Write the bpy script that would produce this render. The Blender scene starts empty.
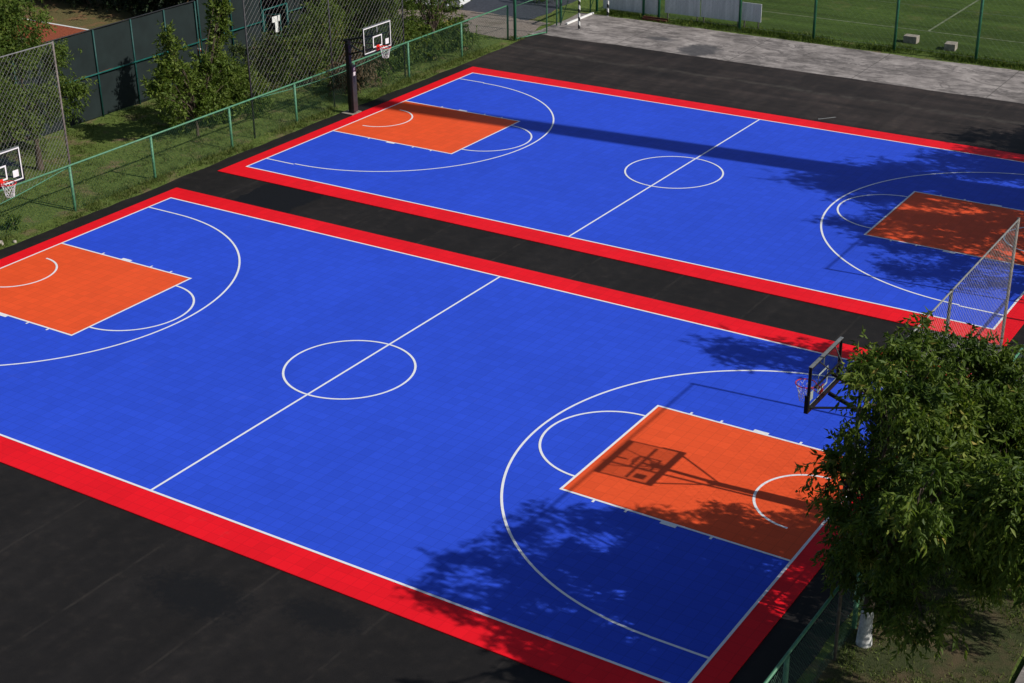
import bpy, math, random
import numpy as np
from mathutils import Vector, Matrix

random.seed(7)
sc = bpy.context.scene
COL = sc.collection

# ------------------------------------------------------------------ helpers
def tag(o, label=None, cat=None, group=None, kind=None):
    if label: o['label'] = label
    if cat: o['category'] = cat
    if group: o['group'] = group
    if kind: o['kind'] = kind
    return o

def thing(name, loc, label, cat, group=None, rz=0.0):
    o = bpy.data.objects.new(name, None); COL.objects.link(o)
    o.location = loc; o.rotation_euler = (0, 0, rz); o.empty_display_size = 0.3
    return tag(o, label, cat, group)

def copy_tree(o, parent=None):
    c = o.copy(); COL.objects.link(c)
    if parent is not None: c.parent = parent
    for ch in list(o.children): copy_tree(ch, c)
    return c

class MB:
    """collects shapes, builds ONE mesh object"""
    def __init__(s): s.v = []; s.f = []; s.m = []; s.cur = 0
    def add(s, vs, fs):
        b = len(s.v); s.v += [tuple(v) for v in vs]
        s.f += [tuple(b+i for i in f) for f in fs]; s.m += [s.cur]*len(fs)
    def box(s, lo, hi):
        x0, y0, z0 = lo; x1, y1, z1 = hi
        s.add([(x0,y0,z0),(x1,y0,z0),(x1,y1,z0),(x0,y1,z0),(x0,y0,z1),(x1,y0,z1),(x1,y1,z1),(x0,y1,z1)],
              [(0,3,2,1),(4,5,6,7),(0,1,5,4),(1,2,6,5),(2,3,7,6),(3,0,4,7)])
    def tube(s, pts, r, n=8, cap=True):
        pts = [Vector(p) for p in pts]; k = len(pts)
        rs = r if isinstance(r, (list, tuple)) else [r]*k
        rings = []
        prev = None
        for i, p in enumerate(pts):
            d = (pts[min(i+1, k-1)] - pts[max(i-1, 0)]).normalized()
            if prev is None:
                a = Vector((0,0,1)) if abs(d.z) < .9 else Vector((1,0,0))
                u = d.cross(a).normalized()
            else:
                u = (prev - d*prev.dot(d)).normalized()
            prev = u; w = d.cross(u)
            off = math.pi/4 if n == 4 else 0
            rings.append([p + (u*math.cos(off+2*math.pi*j/n) + w*math.sin(off+2*math.pi*j/n))*rs[i] for j in range(n)])
        vs = [v for rg in rings for v in rg]; fs = []
        for i in range(k-1):
            for j in range(n):
                a = i*n+j; b = i*n+(j+1) % n
                fs.append((a, b, b+n, a+n))
        if cap:
            fs.append(tuple(range(n-1, -1, -1))); fs.append(tuple((k-1)*n+j for j in range(n)))
        s.add(vs, fs)
    def bar(s, a, b, w): s.tube([a, b], w*.7071, 4)
    def quad(s, a, b, c, d): s.add([a, b, c, d], [(0,1,2,3)])
    def build(s, name, mats, parent=None, smooth=False, bevel=0):
        me = bpy.data.meshes.new(name); me.from_pydata(s.v, [], s.f)
        if not isinstance(mats, (list, tuple)): mats = [mats]
        for m in mats: me.materials.append(m)
        if len(mats) > 1: me.polygons.foreach_set('material_index', s.m)
        if smooth: me.polygons.foreach_set('use_smooth', [True]*len(me.polygons))
        me.update()
        o = bpy.data.objects.new(name, me); COL.objects.link(o)
        if parent is not None: o.parent = parent
        if bevel:
            bv = o.modifiers.new('bevel', 'BEVEL'); bv.width = bevel; bv.segments = 2; bv.limit_method = 'ANGLE'
        return o

# ------------------------------------------------------------------ materials
class NT:
    def __init__(s, name):
        s.mat = bpy.data.materials.new(name); s.mat.use_nodes = True
        s.n = s.mat.node_tree.nodes; s.l = s.mat.node_tree.links; s.n.clear()
        s.out = s.n.new('ShaderNodeOutputMaterial')
        s.p = s.n.new('ShaderNodeBsdfPrincipled'); s.l.new(s.p.outputs[0], s.out.inputs[0])
        s.co = s.n.new('ShaderNodeTexCoord').outputs['Object']
    def set(s, inp, val):
        if isinstance(val, bpy.types.NodeSocket): s.l.new(val, inp)
        elif val is not None:
            if hasattr(inp.default_value, '__len__') and len(inp.default_value) == 4 and not hasattr(val, '__len__'): val = (val,)*3
            if hasattr(inp.default_value, '__len__') and len(inp.default_value) == 4 and len(val) == 3: val = (*val, 1)
            inp.default_value = val
    def map(s, scale=(1,1,1), rot=(0,0,0), src=None):
        m = s.n.new('ShaderNodeMapping'); m.inputs['Scale'].default_value = scale; m.inputs['Rotation'].default_value = rot
        s.l.new(src or s.co, m.inputs[0]); return m.outputs[0]
    def noise(s, scale, detail=4, rough=.55, vec=None, dist=0):
        t = s.n.new('ShaderNodeTexNoise'); t.inputs['Scale'].default_value = scale
        t.inputs['Detail'].default_value = detail; t.inputs['Roughness'].default_value = rough; t.inputs['Distortion'].default_value = dist
        s.l.new(vec or s.co, t.inputs['Vector']); return t.outputs['Fac']
    def math(s, op, a, b=None, c=None, clamp=False):
        t = s.n.new('ShaderNodeMath'); t.operation = op; t.use_clamp = clamp
        for i, v in enumerate((a, b, c)):
            if v is not None: s.set(t.inputs[i], v)
        return t.outputs[0]
    def ramp(s, fac, stops):
        t = s.n.new('ShaderNodeValToRGB'); s.l.new(fac, t.inputs[0]); e = t.color_ramp.elements
        while len(e) < len(stops): e.new(.5)
        for i, (p, c) in enumerate(stops):
            e[i].position = p; e[i].color = (*c, 1) if hasattr(c, '__len__') else (c, c, c, 1)
        return t.outputs[0]
    def mix(s, fac, a, b, mode='MIX'):
        t = s.n.new('ShaderNodeMix'); t.data_type = 'RGBA'; t.blend_type = mode
        s.set(t.inputs['Factor'], fac); s.set(t.inputs[6], a); s.set(t.inputs[7], b); return t.outputs[2]
    def xyz(s):
        t = s.n.new('ShaderNodeSeparateXYZ'); s.l.new(s.co, t.inputs[0]); return t.outputs
    def base(s, c, rough=.8, spec=.3, metal=0):
        s.set(s.p.inputs['Base Color'], c); s.set(s.p.inputs['Roughness'], rough)
        s.set(s.p.inputs['Specular IOR Level'], spec); s.set(s.p.inputs['Metallic'], metal); return s
    def bump(s, h, strength=.3, dist=.02):
        b = s.n.new('ShaderNodeBump'); b.inputs['Strength'].default_value = strength; b.inputs['Distance'].default_value = dist
        s.l.new(h, b.inputs['Height']); s.l.new(b.outputs[0], s.p.inputs['Normal']); return s

def paint(name, c, rough=.5, wear=.25, spec=.4, metal=0, scale=6):
    t = NT(name); n = t.noise(scale, 5)
    d = tuple(x*(1-wear) for x in c)
    col = t.mix(t.ramp(n, [(.35, 0), (.65, 1)]), d, c)
    return t.base(col, rough, spec, metal).mat

def tile_mat(name, c, dark=.16):
    """plastic interlocking sport tiles: 0.305 m tiles with seams, slight tile to tile variation"""
    t = NT(name); X, Y, Z = t.xyz()
    p = .305
    fx = t.math('FRACT', t.math('DIVIDE', X, p)); fy = t.math('FRACT', t.math('DIVIDE', Y, p))
    ex = t.math('GREATER_THAN', t.math('ABSOLUTE', t.math('SUBTRACT', fx, .5)), .475)
    ey = t.math('GREATER_THAN', t.math('ABSOLUTE', t.math('SUBTRACT', fy, .5)), .475)
    seam = t.math('MAXIMUM', ex, ey)
    ix = t.math('FLOOR', t.math('DIVIDE', X, p)); iy = t.math('FLOOR', t.math('DIVIDE', Y, p))
    cv = t.n.new('ShaderNodeCombineXYZ'); t.l.new(ix, cv.inputs[0]); t.l.new(iy, cv.inputs[1])
    wn = t.n.new('ShaderNodeTexWhiteNoise'); wn.noise_dimensions = '2D'; t.l.new(cv.outputs[0], wn.inputs['Vector'])
    # strips (boxes of tiles of slightly different batches)
    bx = t.math('FLOOR', t.math('DIVIDE', X, p*3)); by = t.math('FLOOR', t.math('DIVIDE', Y, p*9))
    cb = t.n.new('ShaderNodeCombineXYZ'); t.l.new(bx, cb.inputs[0]); t.l.new(by, cb.inputs[1])
    wb = t.n.new('ShaderNodeTexWhiteNoise'); wb.noise_dimensions = '2D'; t.l.new(cb.outputs[0], wb.inputs['Vector'])
    v = t.math('MULTIPLY_ADD', wn.outputs[0], .09, .935)
    v = t.math('MULTIPLY', v, t.math('MULTIPLY_ADD', wb.outputs[0], .05, .975))
    v = t.math('MULTIPLY', v, t.math('MULTIPLY_ADD', t.noise(.35, 6, .6), .16, .92))
    v = t.math('MULTIPLY', v, t.math('MULTIPLY_ADD', seam, -dark*1.6, 1.0))
    dust = t.ramp(t.noise(1.3, 8, .7), [(.62, 0), (.8, .05)])
    col = t.mix(1.0, c, v, 'MULTIPLY'); 
    cc = t.n.new('ShaderNodeCombineColor'); 
    for i in range(3): t.l.new(v, cc.inputs[i])
    col = t.mix(1.0, c, cc.outputs[0], 'MULTIPLY')
    col = t.mix(dust, col, (.45, .42, .38))
    r = t.math('MULTIPLY_ADD', t.noise(2.5, 4), .12, .46)
    t.base(col, r, .09)
    return t.bump(t.math('SUBTRACT', 1.0, seam), .12, .004).mat

M = {}
M['blue'] = tile_mat('blue_sport_tile', (.027, .078, .63), .12)
M['red'] = tile_mat('red_sport_tile', (.80, .009, .018), .09)
M['orange'] = tile_mat('orange_sport_tile', (.80, .092, .025), .09)
t = NT('white_line_paint')
M['line'] = t.base(t.mix(t.ramp(t.noise(9, 5, .6), [(.4, 0), (.7, .22)]), (.80, .81, .82), (.45, .5, .62)), .55, .3).mat

# asphalt
t = NT('dark_asphalt'); X, Y, Z = t.xyz()
fine = t.noise(55, 3, .7); mid = t.noise(3.0, 6, .62); big = t.noise(.33, 5, .6)
lane = t.noise(1.0, 3, .5, t.map((1.6, .10, 1)))            # paver streaks run along y
lane2 = t.noise(1.0, 3, .5, t.map((.09, 1.5, 1)))
base = t.ramp(mid, [(.25, (.0085, .0074, .0071)), (.55, (.0120, .0103, .0097)), (.8, (.021, .0174, .0152))])
v = t.math('ADD', t.math('MULTIPLY', lane, .9), t.math('MULTIPLY', big, .7))
base = t.mix(1, base, t.ramp(v, [(.5, .78), (.78, .98), (1.0, 1.35)]), 'MULTIPLY')
far = t.math('GREATER_THAN', Y, 35.5)
f2 = t.ramp(t.math('ADD', t.math('MULTIPLY', lane2, .9), t.math('MULTIPLY', big, .5)), [(.45, (1.2, 1.12, 1.08)), (.7, (2.0, 1.8, 1.7)), (.95, (3.3, 2.9, 2.7))])
base = t.mix(far, base, t.mix(1, base, f2, 'MULTIPLY'))
base = t.mix(1, base, t.ramp(fine, [(.3, .6), (.7, 1.45)]), 'MULTIPLY')
# a pale seam where two paver lanes meet, in the far strip
sy = t.math('ABSOLUTE', t.math('SUBTRACT', t.math('ADD', Y, t.math('MULTIPLY', t.noise(.5, 4), 1.2)), 39.9))
seam = t.math('MULTIPLY', t.math('SUBTRACT', 1.0, t.math('DIVIDE', sy, .33), clamp=True), t.ramp(t.noise(2.2, 5), [(.35, 0), (.6, .8)]))
base = t.mix(seam, base, (.06, .052, .044))
# thin paver seams every 3 m in the near apron
sx = t.math('ABSOLUTE', t.math('SUBTRACT', t.math('FRACT', t.math('DIVIDE', t.math('ADD', X, t.math('MULTIPLY', t.noise(.8, 4), .12)), 2.9)), .5))
sm = t.math('MULTIPLY', t.math('LESS_THAN', sx, .012), t.ramp(t.noise(1.4, 5), [(.4, 0), (.62, .5)]))
base = t.mix(sm, base, (.04, .034, .029))
def patch(t, cx, cy, rx, ry, n, soft=.25, wob=.9, rot=0):
    a = t.math('DIVIDE', t.math('SUBTRACT', X, cx), rx); b = t.math('DIVIDE', t.math('SUBTRACT', Y, cy), ry)
    r = t.math('SQRT', t.math('ADD', t.math('MULTIPLY', a, a), t.math('MULTIPLY', b, b)))
    r = t.math('ADD', r, t.math('MULTIPLY', t.math('SUBTRACT', n, .5), wob))
    return t.math('DIVIDE', t.math('SUBTRACT', 1.0, r), soft, clamp=True)
nz = t.noise(1.7, 7, .68)
# freshly tarred strip between the two courts
tx = t.math('ADD', X, t.math('MULTIPLY', t.noise(1.1, 4, .6), .9))
tar = t.math('MULTIPLY', t.math('MULTIPLY', t.math('GREATER_THAN', tx, 2.45), t.math('LESS_THAN', tx, 4.95)),
             t.math('MULTIPLY', t.math('GREATER_THAN', Y, 15.5), t.math('LESS_THAN', Y, 18.6)))
base = t.mix(tar, base, (.0036, .0042, .0062))
nf = t.noise(7.0, 6, .75)
oil = t.math('MAXIMUM', patch(t, 17.9, -2.55, 1.6, .8, nf, .45, 2.2), patch(t, 20.6, -1.75, 1.2, .55, nf, .5, 2.2))
base = t.mix(t.math('MULTIPLY', oil, .8), base, (.0045, .0048, .006))
t.base(base, t.math('MULTIPLY_ADD', mid, .2, .68), .22)
M['asphalt'] = t.bump(t.math('ADD', fine, t.math('MULTIPLY', mid, .6)), .55, .012).mat

# concrete apron
t = NT('weathered_concrete'); X, Y, Z = t.xyz()
n1 = t.noise(.55, 8, .68); n2 = t.noise(2.4, 6, .7); n3 = t.noise(30, 3)
wav = t.noise(.9, 6, .65, t.map((.5, 1.4, 1)), 1.2)
c = t.ramp(n1, [(.30, (.13, .115, .106)), (.46, (.26, .232, .216)), (.56, (.33, .295, .275)), (.7, (.42, .38, .35))])
c = t.mix(1, c, t.ramp(n2, [(.35, .72), (.65, 1.12)]), 'MULTIPLY')
c = t.mix(t.ramp(wav, [(.5, 0), (.56, .7), (.62, 0)]), c, (.07, .062, .06))
c = t.mix(1, c, t.ramp(n3, [(.3, .88), (.7, 1.08)]), 'MULTIPLY')
nz = t.noise(1.2, 7, .68)
w = t.math('MAXIMUM', patch(t, 7.0, 43.3, 1.15, 1.2, nz, .3, 1.2), patch(t, 4.4, 44.3, .9, .5, nz, .5, 1.2))
c = t.mix(t.math('MULTIPLY', w, .8), c, (.05, .05, .055))
jx = t.math('LESS_THAN', t.math('ABSOLUTE', t.math('SUBTRACT', t.math('FRACT', t.math('DIVIDE', X, 6.0)), .5)), .004)
c = t.mix(t.math('MULTIPLY', jx, .6), c, (.05, .045, .04))
M['concrete'] = t.base(c, .85, .25).bump(n2, .3, .01).mat

def soil_grass(name, g1, g2, soil, bias=.5, sc_=1.0, stripes=False):
    t = NT(name)
    a = t.noise(.8*sc_, 7, .65); b = t.noise(6*sc_, 6, .7); f = t.noise(38, 4, .7)
    c = t.mix(t.ramp(b, [(.35, 0), (.65, 1)]), g1, g2)
    c = t.mix(t.ramp(a, [(bias, 0), (bias+.14, 1)]), c, soil)
    c = t.mix(1, c, t.ramp(f, [(.3, .55), (.7, 1.4)]), 'MULTIPLY')
    if stripes:
        X, Y, Z = t.xyz()
        s = t.noise(1.0, 4, .6, t.map((.12, .9, 1), (0, 0, .12)))
        c = t.mix(1, c, t.ramp(s, [(.35, .72), (.65, 1.22)]), 'MULTIPLY')
    return t.base(c, .95, .1).bump(f, .8, .05).mat
M['grass'] = soil_grass('rough_grass_ground', (.065, .100, .022), (.145, .195, .045), (.19, .14, .08), .54)
M['grass_dry'] = soil_grass('dry_grass_ground', (.040, .052, .020), (.064, .072, .030), (.105, .080, .045), .46, 1.1)
M['pitch'] = soil_grass('football_turf', (.038, .068, .013), (.062, .100, .020), (.085, .100, .030), .56, .6, True)
M['sand'] = soil_grass('sandy_track', (.20, .165, .14), (.27, .23, .20), (.13, .105, .085), .55)
M['clay'] = soil_grass('clay_court', (.26, .070, .035), (.30, .085, .045), (.24, .08, .045), .6)
M['clay_edge'] = soil_grass('sparse_clay_edge', (.16, .115, .05), (.10, .105, .04), (.24, .12, .065), .52)
M['roadshade'] = paint('worn_shade_blue_tarmac', (.05, .055, .07), .8, .4)  # worn tarmac, with the blue of the shade put into its colour

def leaf_mat(name, stops, trans=.25):
    t = NT(name); a = t.n.new('ShaderNodeAttribute'); a.attribute_name = 'tint'
    col = t.ramp(a.outputs['Fac'], stops)
    t.base(col, .5, .18)
    tr = t.n.new('ShaderNodeBsdfTranslucent'); 
    t.l.new(t.mix(1, col, (1.25, 1.35, .6), 'MULTIPLY'), tr.inputs[0])
    mx = t.n.new('ShaderNodeMixShader'); mx.inputs[0].default_value = trans
    t.l.new(t.p.outputs[0], mx.inputs[1]); t.l.new(tr.outputs[0], mx.inputs[2]); t.l.new(mx.outputs[0], t.out.inputs[0])
    return t.mat
M['leaf'] = leaf_mat('walnut_green_leaf', [(0, (.030, .058, .010)), (.45, (.076, .120, .018)), (.75, (.135, .185, .030)), (.95, (.24, .27, .055)), (1, (.34, .27, .07))], .36)
M['leaf_bright'] = leaf_mat('fresh_green_leaf', [(0, (.045, .080, .012)), (.5, (.10, .150, .024)), (1, (.19, .24, .05))], .36)
M['leaf_dark'] = leaf_mat('dark_hedge_leaf', [(0, (.010, .018, .008)), (.6, (.018, .032, .013)), (1, (.032, .05, .018))], .15)
M['leaf_olive'] = leaf_mat('olive_bush_leaf', [(0, (.035, .055, .016)), (.5, (.07, .10, .028)), (.85, (.12, .14, .045)), (1, (.20, .14, .08))], .25)
M['leaf_brown'] = leaf_mat('withered_vine_leaf', [(0, (.06, .045, .025)), (.5, (.12, .085, .045)), (1, (.20, .14, .085))], .2)
M['blade'] = leaf_mat('grass_blade', [(0, (.065, .10, .022)), (.55, (.14, .18, .045)), (1, (.24, .21, .09))], .3)
t = NT('rough_bark'); n = t.noise(9, 7, .7, t.map((1, 1, .25)))
M['bark'] = t.base(t.ramp(n, [(.3, (.03, .022, .016)), (.7, (.11, .085, .062))]), .9, .2).bump(n, .8, .03).mat
M['limewash'] = paint('flaking_limewash', (.62, .62, .60), .9, .45, .2, 0, 12)

M['fence_green'] = paint('faded_green_fence_paint', (.085, .25, .14), .5, .3)
M['fence_dkgreen'] = paint('dark_green_post_paint', (.03, .15, .085), .45, .35)
M['teal'] = paint('teal_fence_paint', (.010, .105, .09), .5, .3)
M['teal_dark'] = paint('dark_teal_post_paint', (.008, .07, .062), .55, .3)
M['wire_green'] = paint('green_coated_wire', (.05, .13, .08), .5, .2)
M['galv'] = paint('galvanised_wire', (.30, .30, .285), .5, .3, .5, .2)
M['rust_pipe'] = paint('rusty_grey_pipe', (.20, .17, .15), .65, .5, .4, .2, 10)
M['dark_pipe'] = paint('dark_steel_pipe', (.028, .028, .030), .55, .3)
M['black'] = paint('black_powder_coat', (.010, .010, .011), .42, .3)
M['pad'] = paint('grey_black_vinyl_pad', (.035, .035, .038), .42, .2)
M['white'] = paint('white_paint', (.78, .78, .76), .45, .12)
M['grey_frame'] = paint('worn_grey_edge_strip', (.19, .20, .20), .45, .3, .5)
M['redrim'] = paint('red_rim_paint', (.75, .03, .018), .4, .15)
M['netcord'] = paint('white_net_cord', (.80, .80, .80), .8, .1)
M['windscreen'] = paint('dark_windscreen_fabric', (.014, .023, .023), .75, .3, .25, 0, 1.2)
t = NT('grey_boarding'); n = t.noise(2.0, 6, .6, t.map((3, 1, .3)))
M['board_grey'] = t.base(t.ramp(n, [(.35, (.56, .57, .59)), (.65, (.74, .75, .77))]), .7, .2).mat
M['block'] = paint('cast_concrete_block', (.30, .27, .22), .9, .35)
M['rust'] = paint('red_rusted_steel', (.16, .05, .03), .85, .4)
M['stone'] = paint('pale_stone', (.45, .40, .34), .9, .3)
M['car_white'] = paint('white_car_paint', (.74, .75, .76), .25, .05, .6)
M['car_glass'] = paint('blue_reflecting_car_glass', (.10, .15, .22), .08, .1, .8)
M['rubber'] = paint('tyre_rubber', (.015, .015, .015), .8, .2)
M['hub'] = paint('silver_hub', (.4, .4, .42), .35, .1, .5, .7)
t = NT('tempered_glass'); t.base((.02, .03, .045), .06, .5)
tr = t.n.new('ShaderNodeBsdfTransparent'); tr.inputs[0].default_value = (.93, .96, .95, 1)
mx = t.n.new('ShaderNodeMixShader'); mx.inputs[0].default_value = .14
t.l.new(tr.outputs[0], mx.inputs[1]); t.l.new(t.p.outputs[0], mx.inputs[2]); t.l.new(mx.outputs[0], t.out.inputs[0])
M['glass'] = t.mat
t = NT('striped_goal_paint'); X, Y, Z = t.xyz()
band = t.math('GREATER_THAN', t.math('FRACT', t.math('DIVIDE', t.math('ADD', Z, t.math('MULTIPLY', Y, 1.0)), .4)), .5)
M['stripe'] = t.base(t.mix(band, (.02, .02, .02), (.72, .72, .70)), .5, .4).mat
t = NT('chimney_brick'); bt = t.n.new('ShaderNodeTexBrick'); bt.inputs['Scale'].default_value = 4
bt.inputs['Color1'].default_value = (.30, .13, .09, 1); bt.inputs['Color2'].default_value = (.24, .10, .07, 1); bt.inputs['Mortar'].default_value = (.3, .28, .25, 1)
t.l.new(t.co, bt.inputs[0]); M['brick'] = t.base(bt.outputs[0], .9, .2).mat

# ------------------------------------------------------------------ ground sheets
def sheet(name, x0, y0, x1, y1, z, mat, label, cat, jag=None):
    mb = MB()
    if jag:   # ragged outline: jag = amplitude, random wobble of the edge
        rnd = random.Random(hash(name) % 1000 if False else len(name)*31)
        pts = []
        def run(a, b, off):
            L = math.dist(a, b); k = max(2, int(L/.35))
            nx, ny = (b[1]-a[1])/L, -(b[0]-a[0])/L
            s = 0
            for i in range(k):
                u = i/k; s = .75*s + .25*rnd.uniform(-1, 1)*2
                j = s*off
                pts.append((a[0]+(b[0]-a[0])*u+nx*j, a[1]+(b[1]-a[1])*u+ny*j, 0))
        run((x0,y0),(x1,y0),jag); run((x1,y0),(x1,y1),jag); run((x1,y1),(x0,y1),jag); run((x0,y1),(x0,y0),jag)
        mb.add(pts, [tuple(range(len(pts)))])
    else:
        mb.quad((x0,y0,0),(x1,y0,0),(x1,y1,0),(x0,y1,0))
    o = mb.build(name, mat); o.location = (0, 0, z)
    return tag(o, label, cat, None, 'structure')

sheet('ground', -400, -400, 400, 400, -.02, M['grass'], 'rough mottled grass and bare soil beside the courts', 'ground')
sheet('asphalt_yard', -1.33, -60, 29.75, 42.15, 0.0, M['asphalt'], 'dark asphalt yard that carries both courts', 'asphalt', .07)
sheet('concrete_apron', -1.75, 41.9, 60, 47.15, -.006, M['concrete'], 'stained pale concrete strip beyond the far court', 'concrete', .10)
sheet('football_pitch', -1.5, 48.3, 90, 140, -.012, M['pitch'], 'mown green football pitch behind the green posts', 'pitch')
sheet('dirt_track', -26, 40.6, -1.9, 44.6, -.010, M['sand'], 'pale sandy track left of the goal', 'track', .35)
sheet('parking_ground', -24, 44.2, -3.2, 52, -.014, M['roadshade'], 'tarmac behind the sandy track, blue grey shade put into its colour', 'road', .2)
sheet('dry_verge', 29.95, -40, 33.1, 60, -.008, M['grass_dry'], 'dry patchy grass under the big tree', 'ground', .12)
sheet('tennis_court', -21.0-14, 6, -21.6+11.5, 31.4, -.006, M['clay'], 'reddish clay tennis court beyond the dark screen', 'tennis court')
sheet('clay_surround', -40, 4, -10.2, 42, -.013, M['clay_edge'], 'tan clay and thin grass round the tennis court', 'ground')
mb = MB(); mb.box((33.27, -60, -.1), (35.6, 60, .07))
tag(mb.build('footpath', M['concrete']), 'pale concrete footpath at the bottom right corner', 'path', None, 'structure')

# pitch marking + tennis line (painted)
mb = MB()
def strip(mb, a, b, w, z):
    a = Vector((*a, z)); b = Vector((*b, z)); d = (b-a).normalized(); n = Vector((-d.y, d.x, 0))*w/2
    mb.quad(a-n, b-n, b+n, a+n)
strip(mb, (-1, 52.1), (60, 52.6), .10, 0); strip(mb, (15.1, 52.3), (15.4, 100), .12, .003)
M['fadeline'] = paint('faded_chalk_line', (.16, .19, .11), .9, .5, .2, 0, 3)
o = mb.build('pitch_marking', M['fadeline']); o.location.z = -.006
tag(o, 'faded white chalk lines on the football pitch', 'marking', None, 'structure')
mb = MB(); strip(mb, (-34, 31.45), (-10.5, 31.45), .16, 0); strip(mb, (-20.9, 31.3), (-20.9, 8), .1, 0)
o = mb.build('tennis_marking', M['white']); tag(o, 'white line along the end of the clay court', 'marking', None, 'structure')

# ------------------------------------------------------------------ courts
def arc_strip(mb, c, r, a0, a1, w, z, n=64):
    vs = []; fs = []
    for i in range(n+1):
        a = a0+(a1-a0)*i/n
        for rr in (r-w/2, r+w/2): vs.append((c[0]+rr*math.cos(a), c[1]+rr*math.sin(a), z))
    for i in range(n): fs.append((2*i, 2*i+1, 2*i+3, 2*i+2))
    mb.add(vs, fs)

def court(name, ox, oy, L, W, label, R=6.45, side=.93, end=.62):
    T = .022
    o = MB(); o.box((0, 0, -T), (L, W, 0)); root = o.build(name, M['blue'])
    root.location = (ox, oy, .026)
    tag(root, label, 'court floor', None, 'structure')
    b = MB()
    b.box((-end, -side, -T), (L+end, 0, 0)); b.box((-end, W, -T), (L+end, W+side, 0))
    b.box((-end, 0, -T), (0, W, 0)); b.box((L, 0, -T), (L+end, W, 0))
    b.build('border_strip', M['red'], root)
    cy = W/2
    for x0, x1 in ((0, 5.8), (L-5.8, L)):
        k = MB(); k.box((x0, cy-2.45, -T+.002), (x1, cy+2.45, .003)); k.build('key_area', M['orange'], root)
    ln = MB(); z = .0065; w = .064
    hw = w/2
    def hx(x0, x1, y): ln.quad((x0, y-hw, z), (x1, y-hw, z), (x1, y+hw, z), (x0, y+hw, z))
    def vy(x, y0, y1): ln.quad((x-hw, y0, z), (x+hw, y0, z), (x+hw, y1, z), (x-hw, y1, z))
    hx(-hw, L+hw, 0); hx(-hw, L+hw, W); vy(0, hw, W-hw); vy(L, hw, W-hw); vy(L/2, hw, W-hw)
    z = .0075
    arc_strip(ln, (L/2, cy), 1.8, 0, 2*math.pi, w, z+.0008, 96)
    off = 1.11
    for s in (0, 1):
        fx = (lambda x: x) if s == 0 else (lambda x: L-x)
        def H(x0, x1, y): a, b_ = sorted((fx(x0), fx(x1))); hx(a, b_, y)
        H(hw, 5.8+hw, cy-2.45); H(hw, 5.8+hw, cy+2.45)
        vy(fx(5.8), cy-2.45+hw, cy+2.45-hw)
        c = (fx(5.8), cy); z0 = z+.0008
        a0, a1 = (-math.pi/2, math.pi/2) if s == 0 else (math.pi/2, 3*math.pi/2)
        arc_strip(ln, c, 1.78, a0, a1, w, z0, 48)
        arc_strip(ln, (fx(.60), cy), 1.27, a0, a1, w, z0, 40)
        # three point arc with straight ends
        cx = 1.36; rr = R; dy = cy-off
        ang = math.asin(min(1, dy/rr)); xe = cx+rr*math.cos(ang)
        c = (fx(cx), cy)
        if s == 0: arc_strip(ln, c, rr, -ang, ang, w, z0, 120)
        else: arc_strip(ln, c, rr, math.pi-ang, math.pi+ang, w, z0, 120)
        H(hw, xe, off); H(hw, xe, W-off)
        # lane marks
        for sg in (-1, 1):
            y0 = cy+sg*(2.45+hw); y1 = cy+sg*(2.45+hw+.10); y0, y1 = sorted((y0, y1))
            for xa, xb in ((1.85, 1.91), (2.74, 3.14), (4.0, 4.06), (4.85, 4.91)):
                a, b_ = sorted((fx(xa), fx(xb))); ln.quad((a, y0, z), (b_, y0, z), (b_, y1, z), (a, y1, z))
    ln.build('court_markings', M['line'], root)
    return root
court('near_court_floor', 0, 0, 28.0, 15.13, 'nearer blue tiled basketball court with red border and orange keys')
court('far_court_floor', 0, 19.15, 28.18, 15.25, 'farther blue tiled basketball court with red border and orange keys')

# ------------------------------------------------------------------ chain link
def chain(mb, p0, ud, L, z0, z1, pitch, r, n=3, sag=None, bulge=0):
    """diagonal wires in the vertical rectangle p0 + u*ud, z0..z1"""
    H = z1-z0; st = pitch*math.sqrt(2)
    p0 = Vector(p0); ud = Vector(ud).normalized()
    def P(u, z):
        q = p0 + ud*u; q.z = z0+z
        if sag: q.z -= sag*math.sin(math.pi*u/L)*(1-z/H)
        return q
    k = int((L+H)/st)+1
    for sgn in (1, -1):
        for i in range(k):
            c = i*st - (H if sgn == 1 else 0)
            if sgn == 1: ua, ub = max(0, c), min(L, c+H); za, zb = ua-c, ub-c
            else: ua, ub = max(0, c-H), min(L, c); za, zb = c-ua, c-ub
            if ub-ua < .03: continue
            mb.tube([P(ua, za), P(ub, zb)], r, n, False)

def low_fence(x, ys, label, h=1.62, y_end=None, group=None, mat='fence_green'):
    r = thing('chain_link_fence', (x, ys[0], 0), label, 'fence', group)
    y0 = ys[0]
    for y in ys:
        m = MB(); m.tube([(0, y-y0, -.3), (0, y-y0, h)], .05, 10); m.build('post', M[mat], r, True)
    m = MB(); m.tube([(0, 0, h+.028), (0, ys[-1]-y0, h+.028)], .035, 8); m.build('top_rail', M[mat], r, True)
    m = MB(); chain(m, (.045, 0, .02), (0, 1, 0), ys[-1]-y0, .05, h, .10, .0028); m.build('wire_mesh', M['wire_green'], r)
    return r
LY = [4.5, 8.5, 12.5, 16.4, 20.6, 24.5, 28.4, 32.3, 36.5, 40.5]
low_fence(-2.02, LY, 'low green chain link fence along the left ends of both courts')
low_fence(30.0, [-8.0, -4.0, -.03, 3.6, 7.4, 12.3, 16.3, 20.3, 24.3, 28.3, 32.3], 'low green chain link fence in front of the big tree on the right', mat='fence_green')

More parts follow.
